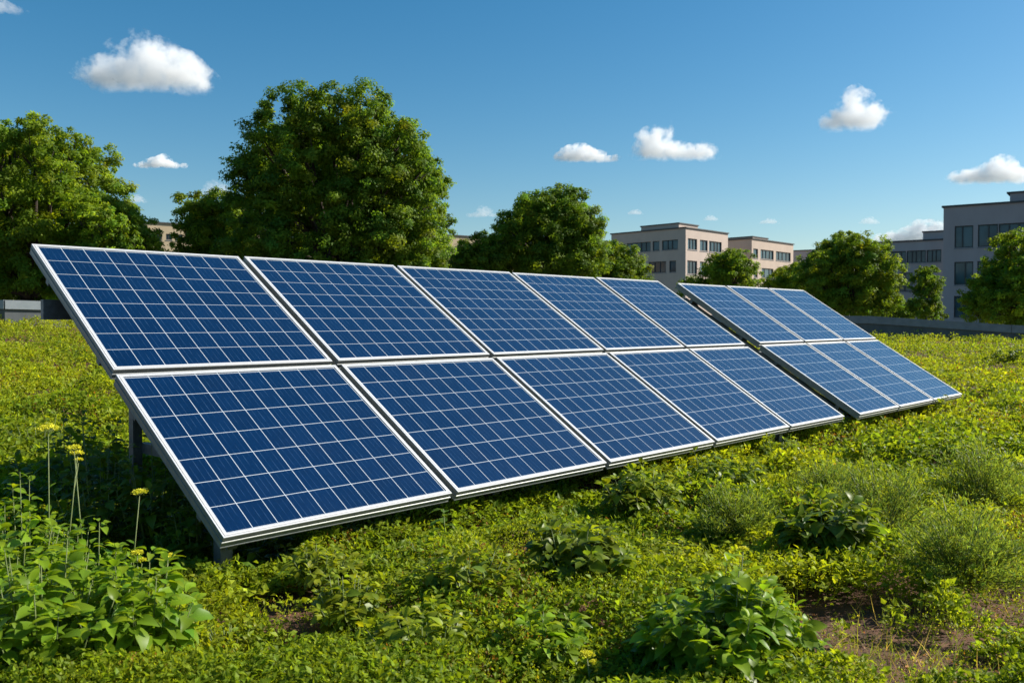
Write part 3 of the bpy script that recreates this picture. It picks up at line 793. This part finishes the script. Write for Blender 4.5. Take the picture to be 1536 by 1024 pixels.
TG = (0.115, 0.186, 0.016)
tree('big tree with wide dark round crown and forked limbs behind the long array', 36,
     [(470, 190, 42), (520, 185, 36), (570, 192, 42), (425, 225, 46), (490, 240, 50), (560, 245, 52), (615, 230, 38), (398, 275, 40), (450, 300, 52), (530, 310, 50), (600, 295, 52), (640, 270, 36), (385, 330, 36), (440, 365, 48), (520, 375, 40), (590, 360, 50), (645, 325, 32), (640, 375, 40), (385, 390, 42), (470, 415, 40), (560, 415, 45), (620, 415, 40)],
     (508, 432), leaf=.21, seed=4, trunk_r=.42, base=TG)
tree('tall tree cut by the left border of the photo', 33,
     [(-40, 230, 50), (10, 225, 42), (60, 225, 42), (105, 222, 38), (-20, 300, 60), (60, 295, 52), (125, 275, 40), (150, 312, 34), (20, 370, 58), (95, 365, 52), (160, 360, 38), (40, 430, 45), (-40, 400, 60), (110, 425, 45)],
     (45, 445), leaf=.20, seed=7, trunk_r=.4, base=(0.147, 0.219, 0.015))
tree('lower tree sloping down to the right of the left border tree', 31,
     [(150, 318, 30), (172, 338, 32), (200, 348, 26), (216, 366, 20), (185, 385, 36), (214, 400, 22), (140, 400, 42)], (190, 440), leaf=.19, seed=9, base=(0.137, 0.213, 0.015), trunk_r=.25)
tree('small leafy tree against the left side of the big tree', 40,
     [(330, 308, 30), (300, 322, 26), (348, 330, 28), (294, 348, 20), (320, 355, 34), (284, 380, 20), (310, 390, 34), (355, 385, 34)], (320, 430), leaf=.22, seed=12, base=(0.134, 0.199, 0.015), trunk_r=.25)
tree('medium round tree with domed crown left of the mauve office block', 52,
     [(800, 318, 28), (830, 310, 28), (860, 318, 28), (775, 350, 30), (820, 350, 36), (868, 350, 32), (885, 345, 20), (760, 385, 30), (810, 395, 36), (860, 395, 36), (740, 380, 20), (890, 385, 28)], (820, 430), leaf=.24, seed=15, base=TG)
tree('low tree in shade below the mauve office block', 56, [(918, 376, 19), (900, 390, 27), (934, 394, 27), (888, 412, 28), (948, 412, 26), (912, 412, 26)], (915, 435), leaf=.25, seed=16, base=(0.118, 0.183, 0.015), trunk_r=.2)
tree('low dark tree filling the gap right of the big tree', 50, [(702, 374, 17), (728, 372, 22), (690, 394, 27), (715, 402, 30), (742, 396, 30), (748, 368, 18)], (705, 425), leaf=.24, seed=17, base=(0.110, 0.170, 0.014), trunk_r=.2)
tree('small round tree in front of the rose office block', 62, [(1080, 396, 20), (1105, 394, 20), (1092, 390, 16), (1070, 415, 20), (1098, 415, 26), (1122, 412, 18)], (1095, 445), leaf=.27, seed=19, base=(0.131, 0.199, 0.015), trunk_r=.2)
tree('dark low tree under the corner of the mauve office block', 64, [(1045, 424, 14), (1030, 432, 16), (1060, 432, 16)], (1045, 445), leaf=.26, seed=20, base=TG, trunk_r=.15)
tree('small pale tree between the rose office block and the round tree', 66, [(1190, 410, 18), (1175, 420, 16), (1205, 418, 20), (1150, 428, 15), (1185, 432, 20)], (1190, 450), leaf=.28, seed=21, base=(0.137, 0.203, 0.015), trunk_r=.2)
tree('round tree with visible thin trunk beyond the short array', 48,
     [(1272, 368, 22), (1250, 378, 24), (1295, 380, 24), (1232, 400, 26), (1270, 402, 32), (1310, 402, 26), (1222, 430, 24), (1262, 435, 32), (1305, 435, 30), (1325, 425, 18), (1240, 455, 22), (1325, 450, 20), (1270, 462, 18), (1300, 464, 16), (1222, 462, 16)], (1278, 466), leaf=.22, seed=23, base=(0.134, 0.199, 0.015), trunk_r=.14)
tree('narrow dark tree against the recessed grey block', 60, [(1390, 410, 14), (1380, 425, 16), (1398, 428, 16), (1388, 448, 22), (1395, 465, 18), (1375, 462, 14)], (1388, 474), leaf=.25, seed=25, base=(0.097, 0.158, 0.014), trunk_r=.14)
tree('leafy tree cut by the right border in front of the dark office block', 42,
     [(1528, 362, 20), (1545, 380, 34), (1512, 395, 20), (1500, 420, 24), (1535, 425, 34), (1480, 435, 20), (1468, 455, 18), (1505, 455, 30), (1545, 460, 34), (1475, 470, 16), (1520, 474, 18)], (1520, 476), leaf=.20, seed=27, base=(0.150, 0.219, 0.015), trunk_r=.2)
tree('low dark bush tree at the foot of the recessed grey block', 66, [(1350, 462, 16), (1368, 468, 14), (1335, 466, 16), (1318, 472, 12), (1400, 474, 10)], (1350, 476), leaf=.26, seed=28, base=(0.088, 0.141, 0.014), trunk_r=.12)

# ------------------------------------------------------------------ office blocks
def on_face(c, d, px, py):
    """(distance along the facade, height) of a pixel on the vertical plane through c with direction d"""
    r = ray(px, py); n = Vector((-d[1], d[0], 0)); t = (Vector((c[0], c[1], 0)) - Vector((0, 0, 0))).dot(n) / r.dot(n)
    p = Vector((0, 0, EYE)) + r * t
    return (p.x - c[0]) * d[0] + (p.y - c[1]) * d[1], p.z
def block(label, c, z1, faces, wall, z0=-5.2, boxes=(), cap=.35):
    """c: near corner; faces: [(direction, length, [windows])] left facade then right facade"""
    root = empty('office_block', (c[0], c[1], z0)); tag(root, label, 'building', 'office blocks behind the trees')
    H = z1 - z0; W = MB(); dirs = [Vector((f[0][0], f[0][1], 0)) for f in faces]
    REV = .22
    for fi, (d, ln, wins) in enumerate(faces):
        d = Vector((d[0], d[1], 0)); n = Vector((d.y, -d.x, 0))
        if n.dot(Vector((c[0], c[1], 0))) > 0: n = -n
        def P(a, z, k=0.0): q = d * a + n * k; return (q.x, q.y, z)
        us = sorted({0, ln, *[w[0] for w in wins], *[w[1] for w in wins]}); vs = sorted({0, H, *[w[2] for w in wins], *[w[3] for w in wins]})
        for a0, a1 in zip(us[:-1], us[1:]):
            for v0, v1 in zip(vs[:-1], vs[1:]):
                am, vm = (a0 + a1) / 2, (v0 + v1) / 2
                if any(w[0] < am < w[1] and w[2] < vm < w[3] for w in wins): continue
                W.add([P(a0, v0), P(a1, v0), P(a1, v1), P(a0, v1)], [(0, 1, 2, 3)])
        for (a0, a1, v0, v1, np_) in wins:
            for q in (((a0, v0), (a0, v1)), ((a1, v0), (a1, v1)), ((a0, v0), (a1, v0)), ((a0, v1), (a1, v1))):
                (p0, p1) = q; W.add([P(*p0), P(*p1), P(*p1, -REV), P(*p0, -REV)], [(0, 1, 2, 3)])
            F = MB(); t = .10
            def fbar(x0, x1, y0, y1, k0, k1):
                vv = [P(x, y, k) for k in (k0, k1) for x, y in ((x0, y0), (x1, y0), (x1, y1), (x0, y1))]
                F.add(vv, [(0, 1, 2, 3), (4, 5, 6, 7), (0, 1, 5, 4), (1, 2, 6, 5), (2, 3, 7, 6), (3, 0, 4, 7)])
            e = .004
            fbar(a0 + e, a0 + t, v0 + e, v1 - e, -REV + .01, -REV + .10); fbar(a1 - t, a1 - e, v0 + e, v1 - e, -REV + .01, -REV + .10)
            fbar(a0 + t, a1 - t, v0 + e, v0 + t, -REV + .01, -REV + .10); fbar(a0 + t, a1 - t, v1 - t, v1 - e, -REV + .01, -REV + .10)
            rr = random.Random(int(a0 * 100 + v0)); cuts = [a0 + (a1 - a0) * (j + rr.uniform(-.16, .16)) / np_ for j in range(1, np_)]
            for m_ in cuts: fbar(m_ - .06, m_ + .06, v0 + t, v1 - t, -REV + .012, -REV + .11)
            w = F.build('window', MAT['window_frame'], root)
            G = MB(); G.add([P(a0, v0, -REV + .03), P(a1, v0, -REV + .03), P(a1, v1, -REV + .03), P(a0, v1, -REV + .03)], [(0, 1, 2, 3)]); G.build('pane', MAT['pane'], w)
            # thin projecting sill
            S = MB()
            vv = [P(x, y, k) for k in (0.003, .06) for x, y in ((a0 - .05, v0 - .12), (a1 + .05, v0 - .12), (a1 + .05, v0 - .05), (a0 - .05, v0 - .05))]
            S.add(vv, [(0, 3, 2, 1), (4, 5, 6, 7), (0, 1, 5, 4), (1, 2, 6, 5), (2, 3, 7, 6), (3, 0, 4, 7)]); S.build('sill', MAT['coping_dark'], w)
    (d1, l1, _), (d2, l2, _) = faces
    A, B = Vector((d1[0], d1[1], 0)) * l1, Vector((d2[0], d2[1], 0)) * l2
    O = Vector((0, 0, 0)); Hh = Vector((0, 0, H))
    for p, q in ((A, A + B), (A + B, B)): W.add([p, q, q + Hh, p + Hh], [(0, 1, 2, 3)])
    W.build('wall', wall, root)
    Rf = MB(); Rf.add([O + Hh * .9995, A + Hh * .9995, A + B + Hh * .9995, B + Hh * .9995], [(0, 1, 2, 3)])
    u1, u2 = A.normalized(), B.normalized()
    def rim(p, q, up, w):
        Rf.bar(p + Vector((0, 0, H + up / 2 + .002)), q + Vector((0, 0, H + up / 2 + .002)), w, up)
    k = .12
    rim(-u1 * k, A + u1 * k, cap * .5, .34); rim(-u2 * k, B + u2 * k, cap * .46, .34); rim(A - u2 * k, A + B + u2 * k, cap * .46, .34); rim(B - u1 * k, A + B + u1 * k, cap * .5, .34)
    Rf.build('roof', MAT['roof'], root)
    for (a0, a1, b0, b1, h) in boxes:      # plant room set back on the roof
        X = MB(); q = [u1 * a + u2 * b for a, b in ((a0, b0), (a1, b0), (a1, b1), (a0, b1))]
        vs = [p + Vector((0, 0, H + .01)) for p in q] + [p + Vector((0, 0, H + h)) for p in q]
        X.add(vs, [(0, 1, 2, 3), (4, 5, 6, 7), (0, 1, 5, 4), (1, 2, 6, 5), (2, 3, 7, 6), (3, 0, 4, 7)]); pr = X.build('plant_room', wall, root)
        Y_ = MB(); cc = sum(q, O) / 4; q2 = [cc + (p - cc) * 1.04 for p in q]
        vs = [p + Vector((0, 0, H + h + .003)) for p in q2] + [p + Vector((0, 0, H + h + .16)) for p in q2]
        Y_.add(vs, [(0, 1, 2, 3), (4, 5, 6, 7), (0, 1, 5, 4), (1, 2, 6, 5), (2, 3, 7, 6), (3, 0, 4, 7)]); Y_.build('roof_slab', MAT['roof'], pr)
    return root
def wins(c, d, rows, z0=-5.2):
    """rows: (y_top, y_bot measured at the first window, [(x0, x1, panes)...])"""
    out = []
    for (yt, yb, xs) in rows:
        zt = on_face(c, d, (xs[0][0] + xs[0][1]) / 2, yt)[1]; zb = on_face(c, d, (xs[0][0] + xs[0][1]) / 2, yb)[1]
        for (xa, xb, n) in xs:
            a, b = on_face(c, d, xa, yt)[0], on_face(c, d, xb, yt)[0]
            out.append((min(a, b), max(a, b), zb - z0, zt - z0, n))
    return out
def direc(deg): return (math.cos(R(deg)), math.sin(R(deg)))
def corner(px, Y): p = at(px, 480, Y); return (p.x, p.y)

c1 = corner(1028, 130); z1 = at(1028, 342, 130).z; dL, dR = direc(134), direc(46.9)
l1 = on_face(c1, dL, 917, 350)[0]; l2 = on_face(c1, dR, 1092, 350)[0]
block('mauve office block with plant room on its roof, left of the other office blocks', c1, z1,
      [(dL, l1, wins(c1, dL, [(360, 374.5, [(993, 1017, 3), (979, 989, 1), (940, 976, 5)]), (391, 408, [(1004, 1014, 1), (973, 999, 3), (957, 967, 1)])])),
       (dR, l2, wins(c1, dR, [(358, 374.5, [(1031.8, 1045.7, 3), (1050, 1061.5, 2), (1063.6, 1082.5, 4)]), (391, 411, [(1031, 1045.7, 3), (1050, 1060, 2), (1064, 1080, 4)])]))], MAT['wall_a'], boxes=[(2.0, 9.0, 1.2, 6.5, .9)])
c2 = corner(1127, 147); z2 = at(1127, 358.5, 147).z
l2b = on_face(c2, dR, 1190, 366)[0]
block('rose coloured office block half behind the mauve one', c2, z2,
      [(dL, 14.0, []), (dR, l2b, wins(c2, dR, [(373, 387, [(1130, 1137, 1), (1141, 1160.5, 4), (1164, 1186, 4)]), (401, 416, [(1131, 1136.5, 1), (1142.5, 1160, 3), (1164, 1184, 4)])]))], MAT['wall_b'], boxes=[(1.0, 6.0, 2.0, 7.5, .55)])
c3 = corner(1262, 165); z3 = at(1222, 374, 165).z
block('plain low grey building between the rose block and the round tree', c3, z3, [(direc(150), 16, []), (direc(60), 20, [])], MAT['wall_c'])
d4 = direc(143); c4 = corner(1440, 112); z4 = at(1413, 360, on_face(c4, d4, 1413, 360)[0] * d4[1] + 112).z
l4 = on_face(c4, d4, 1303, 363)[0]
a4 = on_face(c4, d4, 1379, 350)[0]
block('recessed grey office wing with long ribbon window behind the round tree', c4, z4,
      [(d4, l4, wins(c4, d4, [(374.5, 393, [(1390, 1412, 3), (1360, 1389, 4), (1331, 1359, 4)]), (409, 437, [(1348, 1369, 2), (1318, 1342, 3), (1376, 1400, 3)])])), (direc(53), 18, [])], MAT['wall_c'], boxes=[(-.5, a4, 2.0, 9.0, 1.25)])
# dark block at the right: its near corner lies outside the frame, the facade recedes to its left end
d5 = direc(180 - 35.3); Yl = 92.6; pl = at(1413.5, 480, Yl); L5 = 34.0
c5 = (pl.x - d5[0] * L5, pl.y - d5[1] * L5); z5 = at(1413.5, 311.5, Yl).z
b5 = on_face(c5, d5, 1512, 300)[0]
block('large dark grey office block filling the right border', c5, z5,
      [(d5, L5, wins(c5, d5, [(338.6, 371.4, [(1432, 1460, 2), (1467, 1497, 2), (1498, 1545, 3)]), (392.5, 427, [(1431.5, 1460, 2), (1466, 1496, 2), (1500, 1540, 3)]), (443.6, 476, [(1431, 1457.5, 2), (1465, 1495, 2)])])),
       (direc(54.7), 20, [])], MAT['wall_d'], boxes=[(b5 - 14, b5, 1.5, 9.0, 1.15)])
# sand coloured building far behind the left trees, seen through two gaps
d6 = direc(35); c6 = corner(196, 115); z6 = at(240, 335, on_face(c6, d6, 240, 335)[0] * d6[1] + 115).z
block('sand coloured building glimpsed between the left trees', c6, z6, [(direc(125), 14, []), (d6, 17, wins(c6, d6, [(350, 359, [(234, 243, 2), (249, 258, 2), (264, 274, 2)])]))], MAT['wall_e'])
c7 = corner(660, 140); z7 = at(700, 355, on_face(c7, d6, 700, 355)[0] * d6[1] + 140).z
block('sand coloured building showing just right of the big tree', c7, z7, [(direc(125), 14, []), (d6, 15, [])], MAT['wall_e'])

# ------------------------------------------------------------------ clouds
def cloud_mat(W, Hh, peaks, dens, seed):
    m = bpy.data.materials.new('cloud_vapour'); m.use_nodes = True; nt = m.node_tree
    nt.nodes.remove(nt.nodes['Principled BSDF']); out = nt.nodes['Material Output']
    v = N(nt, 'ShaderNodeVolumePrincipled'); v.inputs['Color'].default_value = (1, 1, 1, 1); v.inputs['Anisotropy'].default_value = 0.0
    tc = N(nt, 'ShaderNodeTexCoord'); field = None
    for c, hp, b in peaks:
        s_ = N(nt, 'ShaderNodeVectorMath', operation='SUBTRACT'); nt.links.new(tc.outputs['Object'], s_.inputs[0])
        s_.inputs[1].default_value = (c * W * .42, 0, -Hh * .45 + .26 * hp * Hh)
        d_ = N(nt, 'ShaderNodeVectorMath', operation='DIVIDE'); nt.links.new(s_.outputs[0], d_.inputs[0]); d_.inputs[1].default_value = (max(b * W * .54, Hh * .3), Hh * .55, .78 * hp * Hh)
        q = N(nt, 'ShaderNodeVectorMath', operation='LENGTH'); nt.links.new(d_.outputs[0], q.inputs[0])
        f = math_n(nt, 'SUBTRACT', 1.0, q.outputs['Value'])
        field = f if field is None else math_n(nt, 'MAXIMUM', field, f)
    mp = N(nt, 'ShaderNodeMapping'); mp.inputs['Location'].default_value = (seed * 7.3, seed * 3.1, 0); nt.links.new(tc.outputs['Object'], mp.inputs[0])
    no = N(nt, 'ShaderNodeTexNoise', Scale=3.6 / Hh, Detail=7.0, Roughness=.66); nt.links.new(mp.outputs[0], no.inputs[0])
    f = math_n(nt, 'ADD', field, math_n(nt, 'MULTIPLY', math_n(nt, 'SUBTRACT', no.outputs[0], 0.52), 3.0))
    sp = N(nt, 'ShaderNodeSeparateXYZ'); nt.links.new(tc.outputs['Object'], sp.inputs[0])
    base = math_n(nt, 'MULTIPLY', math_n(nt, 'ADD', sp.outputs[2], Hh * .46), 2.5 / Hh)
    f = math_n(nt, 'MINIMUM', f, base)
    nt.links.new(math_n(nt, 'MULTIPLY', math_n(nt, 'MULTIPLY', f, 2.0, True), dens), v.inputs['Density'])
    nt.links.new(v.outputs[0], out.inputs['Volume'])
    return m
CM_THIN = 'thin'
def cloud(px, py, w, h, label, peaks, mat=None, Y=1500, seed=1, n=26, tail=None):
    """flat based heap of billows; peaks: (position -1..1, height 0..1, breadth)"""
    g = np.random.default_rng(seed); s = Y / FPX; W, Hh = w * s, h * s
    bm = bmesh.new()
    def prof(u): return max(max(0, hp * (1 - ((u - c) / b) ** 2)) for c, hp, b in peaks)
    for i in range(n):
        u = g.uniform(-1, 1); p = prof(u)
        if p < .08: continue
        r = Hh * (.16 + .22 * p) * g.uniform(.7, 1.1); v = g.uniform(0, 1)
        z = -Hh * .45 + max(0, p * Hh * 1.1 - 2 * r) * v + r * .8; r *= 1.25
        mtx = Matrix.Translation((u * (W * .5 - r * .9), g.normal(0, .22) * Hh, z)) @ Matrix.Diagonal((r * 1.25, r * 1.1, r * .85, 1))
        bmesh.ops.create_icosphere(bm, subdivisions=3, radius=1, matrix=mtx)
    me = bpy.data.meshes.new('cloud'); bm.to_mesh(me); bm.free()
    o = bpy.data.objects.new('cloud', me); COL.objects.link(o)
    md = o.modifiers.new('r', 'REMESH'); md.mode = 'VOXEL'; md.voxel_size = max(W / 90, Hh / 32)
    dg = bpy.context.evaluated_depsgraph_get(); me2 = bpy.data.meshes.new_from_object(o.evaluated_get(dg)); o.modifiers.clear(); o.data = me2
    V = np.empty(len(me2.vertices) * 3, np.float32); me2.vertices.foreach_get('co', V); V = V.reshape(-1, 3)
    nr = np.empty(len(V) * 3, np.float32); me2.vertices.foreach_get('normal', nr); nr = nr.reshape(-1, 3)
    f = fbm(V / (Hh * .22) + 31, seed, 4) - .5
    V = V + nr * (f * Hh * .2)[:, None]
    me2.vertices.foreach_set('co', V.ravel()); me2.update()
    me2.materials.clear(); me2.materials.append(cloud_mat(W, Hh, peaks, (0.7 if mat else 3.8) / Hh, seed))
    o.location = at(px, py, Y)
    o.name = 'cloud'; tag(o, label, 'cloud', 'small white clouds in the blue sky')
cloud(224, 96, 196, 82, 'largest puffy white cloud, high in the sky at the left', [(0.05, 1, .5), (-.75, .6, .35), (.6, .72, .45), (-.35, .75, .45)], seed=2, n=60)
cloud(238, 241, 92, 24, 'small flat cloud left of the big tree top', [(0, 1, .45), (0.1, .45, 1)], seed=3)
cloud(203, 298, 36, 14, 'tiny faint cloud beside the left border tree', [(0, 1, 1)], CM_THIN, seed=4)
cloud(322, 284, 56, 26, 'faint cloud partly behind the small leafy tree', [(.1, 1, 1)], CM_THIN, seed=5)
cloud(-2, 6, 84, 30, 'cloud cut off by the top left corner', [(-.2, 1, .9), (.4, .4, .6)], CM_THIN, seed=6)
cloud(724, 318, 58, 18, 'small pale cloud right of the big tree', [(.1, 1, .6), (0, .5, 1)], CM_THIN, seed=7)
cloud(874, 229, 120, 30, 'long flat white cloud left of the heaped one', [(-.1, 1, .7), (.2, .55, .85)], seed=8, n=34)
cloud(1012, 214, 146, 54, 'heaped white cloud with a thin tail to the right', [(-.5, 1, .40), (-.05, .5, .4), (.35, .32, .6), (.66, .40, .3)], seed=9, n=90)
cloud(1280, 165, 104, 62, 'compact white cloud high above the round tree', [(0.05, 1.05, .45), (.5, .72, .42), (-.5, .45, .5)], seed=10, n=80)
cloud(1484, 255, 130, 44, 'white cloud above the dark office block', [(.25, 1, .6), (-.4, .55, .6), (.7, .7, .4)], seed=11, n=44)
cloud(1378, 350, 150, 40, 'low white cloud bank behind the recessed grey wing', [(.2, 1, .9), (-.5, .6, .5)], seed=12, n=46)
cloud(1304, 331, 34, 12, 'tiny cloud above the low cloud bank', [(0, 1, 1)], CM_THIN, seed=13)
cloud(1154, 332, 36, 9, 'tiny faint cloud above the rose office block', [(0, 1, 1)], CM_THIN, seed=14)
cloud(1066, 327, 26, 9, 'tiny faint cloud above the mauve office block', [(0, 1, 1)], CM_THIN, seed=15)
cloud(953, 318, 26, 9, 'tiny faint cloud above the left end of the mauve block', [(0, 1, 1)], CM_THIN, seed=16)
